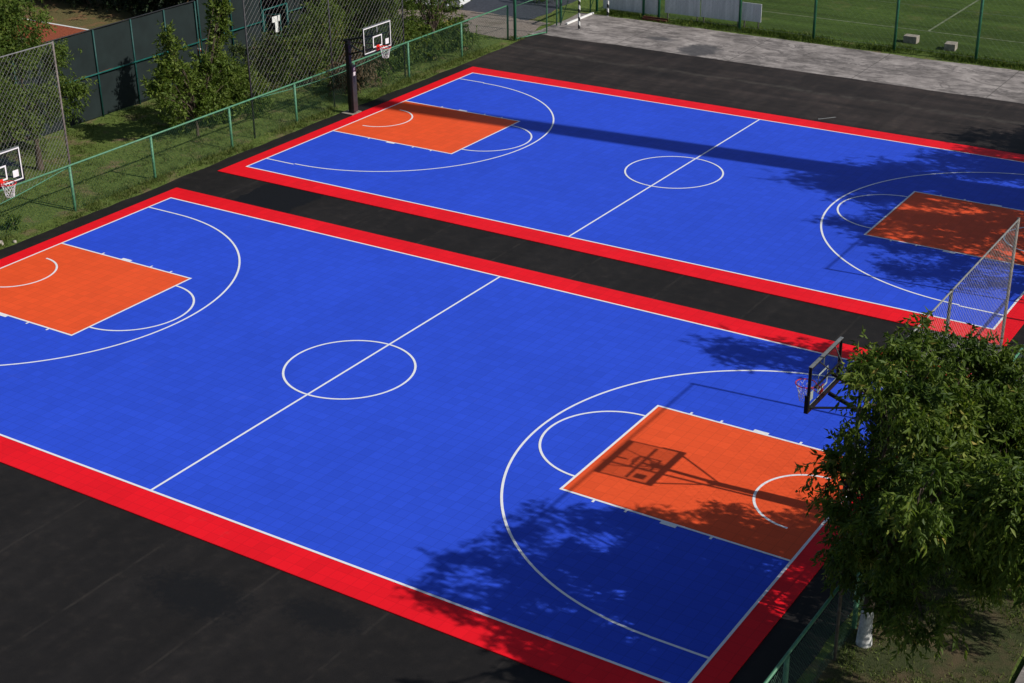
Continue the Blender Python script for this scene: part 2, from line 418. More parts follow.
def tall_net(x, y0, y1, label, postmat, top=5.9, sag=.5, cable='fence_green', pitch=.13, wr=.0046, mid=.5):
    r = thing('tall_ball_net', (x, y0, 0), label, 'ball net', 'tall wire nets behind the hoops')
    L = y1-y0
    for k, y in enumerate((0, L*mid, L)):
        m = MB(); m.tube([(0, y, -.3), (0, y, top+.04)], .034 if postmat != 'rust_pipe' else .037, 8)
        m.build('post', M['dark_pipe'] if (postmat == 'rust_pipe' and k == 1) else M[postmat], r, True)
    m = MB(); m.tube([(0, 0, top), (0, L, top)], .022, 6); m.build('top_cable', M['galv'], r, True)
    m = MB(); m.tube([(.07, L*i/16, 1.6-sag*math.sin(math.pi*i/16)) for i in range(17)], .02, 6); m.build('bottom_cable', M[cable], r, True)
    m = MB(); chain(m, (.03, 0, 0), (0, 1, 0), L, 1.6, top, pitch, wr, 3, sag); m.build('wire_mesh', M['galv'], r)
    return r
tall_net(-2.16, 2.5, 12.66, 'tall wire ball net behind the hoop at the left edge', 'rust_pipe')
tall_net(-2.16, 22.08, 32.2, 'tall wire ball net behind the far left hoop, on dark posts', 'dark_pipe', 5.9, .25, pitch=.18, wr=.0042)
tall_net(30.06, 2.4, 12.29, 'tall wire ball net with rusty post rising out of the big tree', 'rust_pipe', 5.96, .3, wr=.0022, mid=.515)
tall_net(30.06, 21.6, 31.8, 'tall wire ball net past the right end of the far court', 'rust_pipe', 5.96, .3, wr=.0022, mid=.515)

# ------------------------------------------------------------------ basketball stands (local +x faces the court, board face at x=0)
def make_stand(label):
    r = thing('basketball_stand', (0, 0, 0), label, 'basketball hoop', 'basketball hoops of the two courts')
    px = -1.55; top = 3.08
    m = MB(); m.box((px-.09, -.09, 0), (px+.09, .09, top)); m.build('pole', M['black'], r, bevel=.01)
    m = MB(); m.box((px+.092, -.14, .08), (px+.26, .14, 2.05)); m.build('pole_pad', M['pad'], r, bevel=.03)
    m = MB(); m.box((px-.3, -.32, .0), (px+.28, -.16, .035)); m.box((px-.3, .16, .0), (px+.28, .32, .035)); m.box((px-.3, -.16, .001), (px+.28, .16, .03))
    m.build('base_plate', M['block'], r, bevel=.006)
    m = MB(); m.box((px+.262, -.07, 1.62), (px+.268, .07, 1.80)); m.box((px+.262, -.055, 1.84), (px+.268, .055, 1.95)); m.build('sticker', M['white'], r)
    m = MB(); m.bar((px-.22, 0, top-.06), (-.20, 0, 3.42), .07); m.build('upper_arm', M['black'], r)
    m = MB(); m.bar((px, 0, top-.62), (-.16, 0, 2.93), .07); m.build('lower_arm', M['black'], r)
    for sg in (-1, 1):
        m = MB(); m.tube([(px+.02, sg*.07, top-.12), (-.06, sg*.82, 2.90)], .026, 6); m.build('brace', M['black'], r)
        m = MB(); m.tube([(-.62, sg*.05, 3.27), (-.06, sg*.45, 3.86)], .016, 6); m.build('brace', M['black'], r)
    m = MB(); m.bar((-.13, -.80, 3.40), (-.13, .80, 3.40), .035); m.build('cross_beam', M['black'], r)
    # backboard
    b = 2.84; h = 1.05; g = MB(); g.box((-.012, -.88, b+.02), (0, .88, b+h-.02)); gl = g.build('backboard', M['glass'], r)
    f = MB()
    f.box((-.065, -.9, b), (-.013, -.86, b+h)); f.box((-.065, .86, b), (-.013, .9, b+h))
    f.box((-.065, -.86, b+h-.045), (-.013, .86, b+h)); f.box((-.065, -.86, b), (-.013, .86, b+.045))
    f.build('frame', M['black'], gl)
    f = MB(); f.box((-.075, -.905, b+h+.002), (.008, .905, b+h+.014)); f.build('edge_strip', M['grey_frame'], gl)
    f = MB(); f.box((-.06, -.93, b-.055), (.035, .93, b-.002)); f.box((-.06, -.93, b), (.035, -.903, b+.38)); f.box((-.06, .903, b), (.035, .93, b+.38))
    f.build('edge_pad', M['black'], gl, bevel=.006)
    f = MB(); x = .003
    def rect(y0, y1, z0, z1, w):
        f.box((.0005, y0, z0), (x, y0+w, z1)); f.box((.0005, y1-w, z0), (x, y1, z1))
        f.box((.0005, y0+w, z0), (x, y1-w, z0+w)); f.box((.0005, y0+w, z1-w), (x, y1-w, z1))
    rect(-.895, .895, b+.012, b+h-.008, .038); f.build('white_border', M['white'], gl)
    f = MB(); rect(-.30, .30, b+.16, b+.62, .05); f.build('target_square', M['white'], gl)
    f = MB(); f.box((.0005, .52, b+.14), (.004, .74, b+.36)); f.build('sticker', M['white'], gl)
    f = MB(); f.box((.0005, -.03, b+.75), (.003, .03, b+.98)); f.build('sticker', M['grey_frame'], gl)
    # rim and net
    cx = .15+.23; rz = 3.05-.03
    q = MB(); q.tube([(cx+.23*math.cos(a), .23*math.sin(a), rz) for a in [2*math.pi*i/28 for i in range(29)]], .0125, 8)
    rim = q.build('rim', M['redrim'], r, True)
    q = MB(); q.box((.001, -.10, rz-.16), (.02, .10, rz+.05)); q.box((.02, -.075, rz-.03), (.16, .075, rz-.005))
    q.tube([(.02, -.08, rz-.13), (.2, -.13, rz-.01)], .010, 6); q.tube([(.02, .08, rz-.13), (.2, .13, rz-.01)], .010, 6)
    q.build('rim_bracket', M['redrim'], rim)
    q = MB(); N = 12; rows = 5
    def np_(i, j):
        a = 2*math.pi*(i+.5*(j % 2))/N; rr = .225-.105*(j/rows)**.7
        return (cx+rr*math.cos(a), rr*math.sin(a), rz-.01-.42*j/rows)
    for j in range(rows):
        for i in range(N):
            q.tube([np_(i, j), np_(i if j % 2 == 0 else i+1, j+1)], .0052, 3, False)
            q.tube([np_(i, j), np_(i-1 if j % 2 == 0 else i, j+1)], .0052, 3, False)
    q.build('net', M['netcord'], r)
    return r
s0 = make_stand('basketball hoop with glass board cut off by the left edge of the photo')
s0.location = (.57, 7.565, .006)
for loc, rz, lab in (((.60, 26.76, .006), 0, 'basketball hoop with black pole and clear board at the left end of the far court'),
                     ((27.46, 7.565, .006), math.pi, 'basketball hoop seen from behind, half hidden in the big tree'),
                     ((27.63, 26.76, .006), math.pi, 'basketball hoop at the right end of the far court, outside the picture')):
    c = copy_tree(s0); c.location = loc; c.rotation_euler = (0, 0, rz); c['label'] = lab

# ------------------------------------------------------------------ foliage
def unit(a): return a/np.maximum(np.linalg.norm(a, axis=1, keepdims=True), 1e-9)
def leaves_mesh(name, P, D, Ln, Wd, tint, mat, parent, rng, fold=.25):
    """P base points, D unit directions; every leaf a folded kite of two triangles each side"""
    n = len(P)
    rnd = unit(rng.normal(size=(n, 3))); S = unit(np.cross(D, rnd)); Nn = np.cross(S, D)
    mid = P + D*Ln[:, None]*.42
    up = Nn*(Wd*fold)[:, None]
    a = P; b = mid+S*Wd[:, None]*.5+up; c = P+D*Ln[:, None]-Nn*(Ln*.10)[:, None]; d = mid-S*Wd[:, None]*.5+up
    V = np.stack([a, b, c, d], 1).reshape(-1, 3).astype(np.float32)
    F = (np.arange(n)[:, None]*4+np.array([0, 1, 2, 0, 2, 3])[None]).reshape(-1).astype(np.int32)
    me = bpy.data.meshes.new(name)
    me.vertices.add(len(V)); me.vertices.foreach_set('co', V.ravel())
    me.loops.add(len(F)); me.loops.foreach_set('vertex_index', F)
    me.polygons.add(2*n); me.polygons.foreach_set('loop_start', np.arange(0, 6*n, 3, dtype=np.int32))
    me.polygons.foreach_set('loop_total', np.full(2*n, 3, dtype=np.int32))
    me.materials.append(mat); me.update(calc_edges=True)
    at = me.attributes.new('tint', 'FLOAT', 'POINT'); at.data.foreach_set('value', np.repeat(tint, 4).astype(np.float32))
    me.validate()
    o = bpy.data.objects.new(name, me); COL.objects.link(o)
    if parent is not None: o.parent = parent
    return o

def crown(name, lobes, clumps, twigs, per, ll, lw, mat, parent, seed, droop=.35, spread=.33, tw_len=.45, shell=.55, zmin=.3, tintmu=.42):
    """lobes: (x,y,z,r[,zscale]); returns clump centres for the limbs"""
    rng = np.random.default_rng(seed)
    L = np.array([(*l, 1.0) if len(l) == 4 else l for l in lobes], float)
    w = L[:, 3]**2; w /= w.sum()
    li = rng.choice(len(L), clumps, p=w)
    d = unit(rng.normal(size=(clumps, 3))); rad = L[li, 3]*(shell+(1-shell)*rng.random(clumps)**.6)
    rad = rad*np.where(rng.random(clumps) < .12, rng.uniform(1.15, 1.4, clumps), 1)
    C = L[li, :3]+d*rad[:, None]*np.stack([np.ones(clumps), np.ones(clumps), L[li, 4]], 1)
    keep = C[:, 2] > zmin; C = C[keep]; d = d[keep]; k = len(C)
    ctint = rng.normal(0, .15, k)
    csz = rng.uniform(.45, 1.6, k)
    ti = rng.integers(0, k, twigs)
    T = C[ti]+rng.normal(size=(twigs, 3))*spread*csz[ti][:, None]*np.array([1, 1, .75])
    td = unit(d[ti]*.55+unit(rng.normal(size=(twigs, 3)))*.75+np.array([0, 0, -droop]))
    tl = rng.uniform(.6, 1.3, twigs)*tw_len
    u = (np.arange(per)+.5)/per
    P = T[:, None]+td[:, None]*(tl[:, None]*u[None])[..., None]
    P[..., 2] -= (tl[:, None]*u[None]**2)*droop*.6
    side = rng.normal(size=(twigs, per, 3)); 
    D = td[:, None]*.55+side/np.linalg.norm(side, axis=2, keepdims=True)*.75+np.array([0, 0, -droop*1.2])
    P = P.reshape(-1, 3); D = unit(D.reshape(-1, 3)); n = len(P)
    ok = P[:, 2] > .06
    tint = np.clip(np.repeat(ctint[ti]+rng.normal(0, .08, twigs), per)+rng.normal(tintmu, .14, n)+(rng.random(n) > .985)*.45, 0, 1)
    Ln = ll*rng.uniform(.6, 1.25, n); Wd = lw*rng.uniform(.7, 1.25, n)
    P, D, Ln, Wd, tint = P[ok], D[ok], Ln[ok], Wd[ok], tint[ok]
    org = np.array(parent.location) if parent is not None else np.zeros(3)
    o = leaves_mesh(name, P-org, D, Ln, Wd, tint, mat, parent, rng)
    return o, C, T

def limbs(mb, base, fork, lobes, C, r0, seed, org, sub=60):
    rnd = random.Random(seed); base = Vector(base)-org; fork = Vector(fork)-org
    ends = []
    for l in lobes:
        c = Vector(l[:3])-org; mid = fork.lerp(c, .5)+Vector((rnd.uniform(-.2,.2), rnd.uniform(-.2,.2), rnd.uniform(-.1,.25)))
        mb.tube([fork+Vector((0,0,-.15)), fork.lerp(mid, .5)+Vector((rnd.uniform(-.1,.1),)*3), mid, c], [r0*.55, r0*.42, r0*.3, r0*.16], 7)
        ends.append((mid, c))
    idx = list(range(len(C))); rnd.shuffle(idx)
    for i in idx[:sub]:
        p = Vector(C[i])-org
        best = min(ends, key=lambda e: (e[1]-p).length); s = best[0].lerp(best[1], rnd.uniform(.2, 1))
        m = s.lerp(p, .55)+Vector((rnd.uniform(-.15,.15), rnd.uniform(-.15,.15), rnd.uniform(-.05,.2)))
        mb.tube([s, m, p], [r0*.13, r0*.09, r0*.04], 5, False)

def tree(name, base, fork_z, r0, lobes, label, cat='tree', group=None, mat='leaf', clumps=260, twigs=4000, per=11, ll=.15, lw=.05, seed=1, lean=(0,0), lime=False, sub=60, **kw):
    r = thing(name, base, label, cat, group)
    org = Vector(base)
    o, C, T = crown('crown', lobes, clumps, twigs, per, ll, lw, M[mat], r, seed, **kw)
    fk = Vector((base[0]+lean[0], base[1]+lean[1], fork_z))
    m = MB()
    b = Vector(base); f = fk
    z1 = 1.15 if lime else 0
    pts = [b+Vector((0,0,-.25)), b+Vector((0,0,.0)), b.lerp(f, .25), b.lerp(f, .6)+Vector((.04,-.03,0)), f]
    m.tube([p-org for p in pts], [r0*1.5, r0*1.3, r0, r0*.88, r0*.75], 12)
    limbs(m, base, fk, lobes, C, r0, seed, org, sub)
    m.build('trunk', M['bark'], r, True)
    if lime:
        q = MB(); q.tube([Vector((0,0,-.02)), Vector((0,0,.02)), (b.lerp(f,.25)-org), (b.lerp(f,.42)-org)+Vector((.02,-.015,0))], [r0*1.32+.012, r0*1.29+.012, r0+.012, r0*.95+.012], 14, False)
        q.build('limewash_band', M['limewash'], r, True)
    return r

# the big tree on the right (casts the shade over the near court)
A = [(30.35,3.4,5.7,.75), (30.65,1.9,6.3,.75), (31.2,.9,6.6,.6), (29.8,2.9,4.2,.45), (31.5,2.6,5.2,1.15), (30.9,4.7,4.4,.75), (31.9,4.3,4.6,1.0), (31.0,1.4,3.9,.8),
     (32.2,2.4,3.7,.9), (30.35,3.8,3.4,.6), (33.0,3.2,5.0,1.1), (32.2,.6,5.4,.9), (32.3,4.9,5.4,.85), (31.5,5.9,3.3,.55), (31.9,1.3,2.5,.5), (30.0,1.9,4.4,.45), (30.4,3.0,2.5,.5),
     (30.35,2.2,2.9,.5), (30.8,2.5,2.4,.45), (29.9,3.6,2.8,.4), (32.6,-2.0,6.9,.45), (32.5,3.4,2.6,.5), (31.1,3.9,2.5,.5), (31.3,4.7,5.7,.7), (30.6,4.6,6.0,.5), (32.0,5.5,5.2,.6), (31.4,5.2,5.4,.5), (30.45,3.4,6.4,.4), (30.5,2.5,6.7,.35), (31.3,1.6,2.1,.4), (30.2,2.8,2.3,.35), (31.2,6.4,3.9,.5), (29.75,3.3,3.6,.4), (30.2,2.6,3.6,.55)]
tree('walnut_tree', (30.36, 3.20, 0), 2.0, .115, A, 'big leafy tree with whitewashed trunk, behind the fence on the right', mat='leaf', clumps=400, twigs=5700, per=12,
     ll=.155, lw=.052, seed=3, lime=True, sub=130, droop=.42, spread=.13, tw_len=.36, shell=.5, zmin=1.45)
B = [(33.4,.5,5.2,.7), (33.7,-.2,6.0,.65), (34.6,1.0,5.2,.9), (34.4,2.4,4.4,.8), (33.6,1.6,4.4,.6)]
tree('walnut_tree', (35.4, 1.4, 0), 2.2, .10, B, 'leafy tree cut off by the right edge, right of the whitewashed trunk', mat='leaf', clumps=150, twigs=2000, per=12,
     ll=.155, lw=.052, seed=5, sub=30, droop=.42, spread=.2, tw_len=.36, shell=.4, zmin=3.2)
Cc = [(33.4,5.6,4.2,.95), (34.2,7.2,4.0,1.2), (33.0,6.3,3.4,.75), (35.2,7.0,4.6,1.3), (34.6,5.2,3.2,1.0)]
tree('walnut_tree', (34.8, 6.6, 0), 1.8, .13, Cc, 'lower leafy tree at the right edge beside the rusty net post', mat='leaf', clumps=200, twigs=2800, per=11,
     ll=.15, lw=.05, seed=8, sub=40, droop=.42, spread=.2, tw_len=.36, shell=.4, zmin=.8)
# trees of the same row outside the frame, whose shade falls on the far court
RG = 'row of trees right of the frame'
for i, (b, lob) in enumerate([
    ((31.0, 14.9, 0), [(30.9, 14.9, 6.3, .6), (31.1, 15.4, 5.2, .7), (30.9, 14.9, 4.2, .5)]),
    ((31.6, 24.2, 0), [(31.3, 25.7, 7.4, .6), (31.4, 24.6, 6.2, .8), (31.4, 22.6, 4.9, .7), (31.7, 24.0, 4.6, .9), (31.9, 23.2, 3.3, .7), (31.6, 25.6, 5.0, .8), (31.8, 25.2, 3.6, .8), (31.9, 26.2, 2.6, .6), (31.6, 26.9, 5.8, .8), (31.5, 27.6, 6.6, .7), (31.8, 27.3, 4.4, .9), (31.7, 27.6, 5.2, .7), (32.0, 24.8, 2.4, .6)]),
    ((31.8, 29.8, 0), [(31.4, 29.9, 9.7, .7), (31.3, 29.2, 8.3, .7), (31.6, 30.8, 8.4, .9), (31.6, 30.0, 6.8, 1.0), (31.8, 29.0, 4.6, .8), (31.8, 30.6, 4.8, 1.0), (31.4, 32.0, 7.6, .9)]),
    ((31.8, 34.0, 0), [(31.7, 33.8, 6.8, 1.2), (31.6, 33.2, 5.2, 1.0), (31.6, 35.4, 6.0, 1.0), (31.9, 33.8, 4.2, 1.1), (31.9, 36.2, 4.4, .8)]),
    ((32.2, 37.6, 0), [(32.0, 37.6, 6.6, 1.1), (32.0, 39.3, 5.4, 1.0), (32.3, 36.6, 4.6, 1.0), (32.2, 38.4, 4.2, 1.0)])]):
    tree('roadside_tree', b, 2.2, .13, lob, 'roadside tree off the right of the picture, number %s counted from the near end' % ('one two three four five'.split()[i]), group=RG, mat='leaf',
         clumps=150, twigs=[600, 2600, 3600, 2300, 1900][i], per=10, ll=.17, lw=.06, seed=20+i, sub=30, droop=.3, spread=.24, tw_len=.4, shell=.4, zmin=1.8)

# left side: trees and bushes behind the low fence
tree('garden_tree', (-6.6, 15.0, 0), 1.4, .12, [(-6.7,15.2,5.1,1.1), (-6.5,15.9,4.0,.9), (-6.7,13.6,4.4,1.2), (-6.2,12.4,3.0,1.1), (-6.1,14.4,2.6,1.0), (-6.3,16.5,2.5,.55), (-7.4,14.2,6.0,1.1), (-5.6,11.0,2.0,.9), (-6.6,12.2,5.6,1.1)],
     'bushy garden tree behind the net at the left edge', mat='leaf_bright', clumps=300, twigs=4600, per=9, ll=.15, lw=.06, seed=31, sub=40, droop=.3, spread=.22, tw_len=.36, shell=.5, zmin=.7, tintmu=.3)
_r = random.Random(12)
YL = [(-4.35+_r.uniform(-.25,.25), y+_r.uniform(-.2,.2), z+_r.uniform(-.15,.15), _r.uniform(.2,.36)) for y, z in ((19.3,2.4),(19.7,2.0),(19.9,1.4),(20.2,2.5),(20.3,1.0),(20.7,1.8),(20.8,2.6),(21.2,1.2),(21.3,2.2),(21.7,1.7),(21.8,2.8),(22.2,2.2),(22.3,1.2),(22.7,1.8),(22.8,2.8),(23.1,2.3),(23.0,1.0),(23.3,.6),(23.7,1.0),(22.6,.5),(19.6,3.0),(22.5,3.4))]
YL += [(-4.4,20.2,3.3,.22,1.6), (-4.4,20.1,3.9,.2,1.6), (-4.4,19.95,4.4,.15,1.6), (-4.3,22.9,3.8,.26,1.6), (-4.3,23.0,4.5,.24,1.6), (-4.3,23.05,5.1,.2,1.6), (-4.3,23.0,5.6,.14,1.6)]*2
tree('young_tree', (-4.3, 21.1, 0), .7, .06, YL, 'young leafy tree with two upright shoots behind the low fence', mat='leaf_bright', clumps=190, twigs=1350, per=9, ll=.20, lw=.078, seed=34, sub=40, droop=-.1, spread=.12, tw_len=.3, shell=.5, zmin=.3, tintmu=.42)
tree('slim_tree', (-2.9, 35.5, 0), 1.5, .10, [(-3.0,34.9,4.3,.7), (-2.8,36.4,4.6,.7), (-3.1,34.4,3.2,.45), (-2.8, 37.0, 3.6, .45), (-3.0, 35.6, 5.2, .8), (-3.2, 33.8, 4.2, .7), (-3.4, 35.0, 3.6, .5), (-3.0,35.2,2.9,.45), (-2.9,36.6,2.7,.45), (-3.1,36.0,2.2,.35)],
     'slim dark tree with forked trunk behind the fence near the white car', mat='leaf', clumps=120, twigs=1100, per=8, ll=.14, lw=.055, seed=35, sub=36, droop=.2, spread=.22, tw_len=.33, zmin=1.6, tintmu=.3)
def bush(name, base, lobes, label, mat, seed, twigs=900, group=None, **kw):
    r = thing(name, base, label, 'bush', group)
    a = dict(shell=.4, droop=.15, spread=.18, tw_len=.3, zmin=.1); a.update(kw)
    o, C, T = crown('foliage', lobes, max(40, twigs//14), twigs, 8, .13, .055, M[mat], r, seed, **a)
    m = MB(); org = Vector(base); rnd = random.Random(seed)
    for i in range(min(28, len(C))):
        p = Vector(C[i])-org; m.tube([(rnd.uniform(-.15,.15), rnd.uniform(-.15,.15), -.05), p*.5+Vector((rnd.uniform(-.1,.1), rnd.uniform(-.1,.1), .15)), p], [.022, .014, .006], 5, False)
    m.build('stems', M['bark'], r); return r
BG = 'bushes behind the left fence'
bush('bush', (-4.6, 25.0, 0), [(-4.7, 24.4, 1.1, .9), (-4.5, 25.4, .9, .8), (-4.9, 23.6, 1.7, .7)], 'pale olive bush behind the far net, right of the two shoot tree', 'leaf_bright', 41, 900, BG)
bush('bush', (-5.2, 29.0, 0), [(-5.4, 28.4, 1.4, 1.0), (-5.1, 29.6, 1.7, 1.1), (-5.6, 30.6, 2.0, 1.0)], 'green bush behind the black pole of the far left hoop', 'leaf', 42, 1000, BG)
bush('vine_thicket', (-3.0, 29.5, 0), [(-2.9, 28.9, .8, .65), (-3.0, 29.9, 1.1, .7), (-2.9, 30.7, .8, .65)], 'brown withered thicket against the fence under the far left hoop', 'leaf_brown', 43, 800, BG, droop=.7)
bush('vine_thicket', (-3.3, 32.2, 0), [(-3.2, 31.6, 1.0, .8), (-3.4, 32.6, 1.4, .9), (-3.3, 33.6, 1.2, .9)], 'green climbing thicket just right of the brown one on the fence', 'leaf_bright', 44, 1300, BG, droop=.5, tintmu=.35)
bush('vine_thicket', (-3.2, 35.6, 0), [(-3.1, 35.0, .9, .7), (-3.2, 36.0, 1.4, .75), (-3.1, 37.4, .9, .7), (-3.4, 34.2, 1.5, .8), (-3.0, 38.2, .6, .5)], 'dark green thicket at the foot of the slim forked tree', 'leaf', 45, 1700, BG, droop=.5)
bush('bush', (-6.8, 33.0, 0), [(-6.8, 32.2, 1.8, 1.2), (-6.6, 34.0, 2.0, 1.2), (-7.0, 36.0, 2.0, 1.2), (-6.4, 37.8, 1.4, .9)], 'wide green bush in front of the white car', 'leaf_bright', 46, 1900, BG)
bush('bush', (-7.2, 28.2, 0), [(-7.3, 27.4, 1.0, .8), (-7.1, 29.0, 1.2, .9)], 'reddish weedy bush in front of the teal gate', 'leaf_olive', 47, 700, BG)
bush('bush', (-8.2, 36.8, 0), [(-8.2, 36.0, 1.9, 1.3), (-8.0, 37.8, 1.7, 1.2), (-8.6, 39.0, 1.4, 1.0)], 'green bush between the teal gate and the white car', 'leaf_bright', 48, 1500, BG, tintmu=.3)
bush('bush', (-4.5, 49.6, 0), [(-4.6, 48.8, .8, .9), (-4.4, 50.2, .9, 1.0), (-3.6, 51.5, .8, .9)], 'low green bush behind the striped goal', 'leaf', 49, 900, BG)
bush('weed_clump', (-2.55, 10.2, 0), [(-2.55, 10.2, .16, .16)], 'small green weed clump at the asphalt edge near the left hoop', 'leaf_bright', 50, 60, BG, spread=.07, tw_len=.12)
# hedge mass beyond the tennis court
r = thing('hedge', (-20, 36, 0), 'dark tall hedge beyond the tennis court at the top left', 'hedge')
rng = np.random.default_rng(60)
lob = [(-31+1.5*i, 36.0+.25*math.sin(i*1.7), 1.5, 1.5) for i in range(15)]+[(-30.5+1.6*i, 36.8, 3.4, 1.6) for i in range(14)]
crown('foliage', lob, 620, 7600, 7, .26, .12, M['leaf_dark'], r, 61, shell=.5, spread=.45, tw_len=.6, droop=.2, zmin=.1)
m = MB(); rnd = random.Random(5)
for l in lob[:14]:
    p = Vector(l[:3])-Vector((-20, 36, 0)); m.tube([(p.x, p.y, -.2), (p.x+.1, p.y, 1.2), (p.x, p.y+.2, 3.2)], [.12, .1, .05], 6)
m.build('stems', M['bark'], r)

# ------------------------------------------------------------------ grass blades
def blades(name, regions, n, h, label, seed, mat='blade'):
    rng = np.random.default_rng(seed); Ps = []
    area = np.array([(r[2]-r[0])*(r[3]-r[1])*(r[4] if len(r) > 4 else 1) for r in regions]); cnt = (n*area/area.sum()).astype(int)
    for r_, k in zip(regions, cnt):
        nc = max(4, k//14); cx = rng.uniform(r_[0], r_[2], nc); cy = rng.uniform(r_[1], r_[3], nc); i = rng.integers(0, nc, k)
        x = np.clip(cx[i]+rng.normal(0, .10, k), r_[0], r_[2]+.06); y = cy[i]+rng.normal(0, .10, k)
        Ps.append(np.stack([x, y, np.full(k, -.02)], 1))
    P = np.concatenate(Ps); k = len(P)
    pat = np.sin(P[:, 0]*1.3+2*np.sin(P[:, 1]*.7))+np.sin(P[:, 1]*1.1+P[:, 0]*.6)+rng.normal(0, .6, k)
    P = P[pat > -.7]; k = len(P)
    D = unit(np.stack([rng.normal(0, .5, k), rng.normal(0, .5, k), np.ones(k)], 1))
    o = leaves_mesh(name, P, D, h*rng.uniform(.5, 1.4, k), np.full(k, .018)*rng.uniform(.7, 1.5, k)*(h/.1)**.3, np.clip(rng.normal(.4, .22, k), 0, 1), M[mat], None, rng)
    tag(o, label, 'grass', None, 'stuff')
blades('grass', [(-9.4, 9, -1.42, 40.5)], 42000, .12, 'uneven grass and weeds between the low fence and the dark screen', 71)
blades('grass', [(-2.2, 8, -1.40, 41.0)], 9000, .16, 'grass fringe along the left edge of the asphalt', 72)
blades('grass', [(-.8, 47.3, 30, 48.5)], 24000, .17, 'long dark grass strip at the foot of the tall green posts', 73, 'leaf')
blades('grass', [(30.1, -2, 33.2, 9)], 12000, .10, 'thin dry grass under the big tree', 74)

# ------------------------------------------------------------------ tennis fence (dark windscreen)
def screen_fence(x, ys, top, label, skip_lower=False):
    r = thing('screened_fence', (x, ys[0], 0), label, 'fence'); y0 = ys[0]; L = ys[-1]-y0
    for i, y in enumerate(ys):
        m = MB(); m.tube([(0, y-y0, -.2), (0, y-y0, top+.02)], .036, 8); m.build('post', M['teal_dark'], r, True)
    m = MB(); m.tube([(.06, 0, 1.84), (.06, L, 1.84)], .035, 8); m.build('middle_rail', M['teal'], r, True)
    m = MB(); m.tube([(0, 0, top+.04), (0, L, top+.04)], .025, 6); m.build('top_rail', M['dark_pipe'], r, True)
    for z0, z1 in ((.03, 1.838), (1.845, top)):
        rnd = random.Random(int(z0*9)+len(ys)); k = int(L/.35); m = MB(); vs = []; fs = []
        for i in range(k+1):
            for z in (z0, (z0+z1)/2, z1):
                vs.append((-.055+rnd.uniform(-.012, .012)+.02*math.sin(i*.9), L*i/k, z))
        for i in range(k):
            for j in range(2): a = 3*i+j; fs.append((a, a+1, a+4, a+3))
        m.add(vs, fs); m.build('windscreen', M['windscreen'], r, True)
    return r
screen_fence(-9.62, [12.7, 14.8, 16.9, 19.0, 21.1, 23.2, 25.15, 27.05], 3.62, 'long fence with dark grey windscreen and teal posts at the upper left')
screen_fence(-9.75, [27.35, 29.4, 31.45], 5.2, 'taller dark screened fence section left of the teal gate')
screen_fence(-10.0, [33.45, 36.0, 38.6], 5.2, 'dark screened fence section right of the teal gate, behind bushes')
r = thing('gate', (-9.8, 31.6, 0), 'open teal pipe gate in the dark screened fence', 'gate')
m = MB()
m.tube([(0, 0, 0), (0, 0, 2.3)], .04, 8); m.tube([(0, 1.7, 0), (0, 1.7, 2.3)], .04, 8); m.tube([(0, 0, 2.3), (0, 1.7, 2.3)], .04, 8); m.build('gate_frame', M['teal'], r, True)
m = MB(); m.tube([(.05, .08, .1), (.6, .5, .1), (.6, .5, 2.1), (.05, .08, 2.1), (.05, .08, .1)], .025, 6); m.tube([(.05, .08, 1.1), (.6, .5, 1.1)], .02, 6); m.build('gate_leaf', M['teal'], r, True)
r = thing('notice_sign', (-9.4, 32.0, 0), 'small white T shaped sign beside the teal gate, seen through the net', 'sign')
m = MB(); m.tube([(0, 0, 0), (0, 0, 2.0)], .025, 6); m.build('sign_post', M['teal'], r)
m = MB(); m.box((.028, -.30, 1.75), (.05, .30, 2.02)); m.build('sign_board', M['white'], r, bevel=.004)
m = MB(); m.box((.028, -.12, 1.25), (.05, .12, 1.745)); m.build('sign_board', M['white'], r, bevel=.004)

# ------------------------------------------------------------------ far corner: fence, goal, panels
r = thing('corner_fence', (-1.6, 40.5, 0), 'tall green mesh fence corner between the low fence and the goal', 'fence')
m = MB(); m.tube([(0, 0, -.2), (0, 0, 5)], .075, 10); m.build('post', M['fence_dkgreen'], r, True)
for (x, y, h, w, mt) in ((.62, 1.95, 4, .035, 'fence_green'), (.20, 3.6, 4, .04, 'fence_green'), (.05, 4.25, 4, .07, 'fence_dkgreen'), (.12, 7.15, 4, .035, 'fence_green')):
    m = MB(); m.tube([(x, y, -.1), (x, y, h)], w, 8); m.build('post', M[mt], r, True)
m = MB(); m.tube([(0, .07, .06), (.60, 1.92, .06)], .03, 6); m.build('bottom_rail', M['fence_green'], r, True)
m = MB(); m.tube([(0, .07, 1.66), (.60, 1.92, 1.9)], .02, 6); m.build('middle_rail', M['fence_green'], r, True)
m = MB(); chain(m, (.10, 3.7, 0), (0, 1, 0), 3.45, .1, 3.9, .12, .0020); m.build('wire_mesh', M['wire_green'], r)
m = MB(); chain(m, (.03, .06, 0), (.62, 1.95, 0), 1.98, .1, 3.9, .12, .0020); m.build('wire_mesh', M['wire_green'], r)

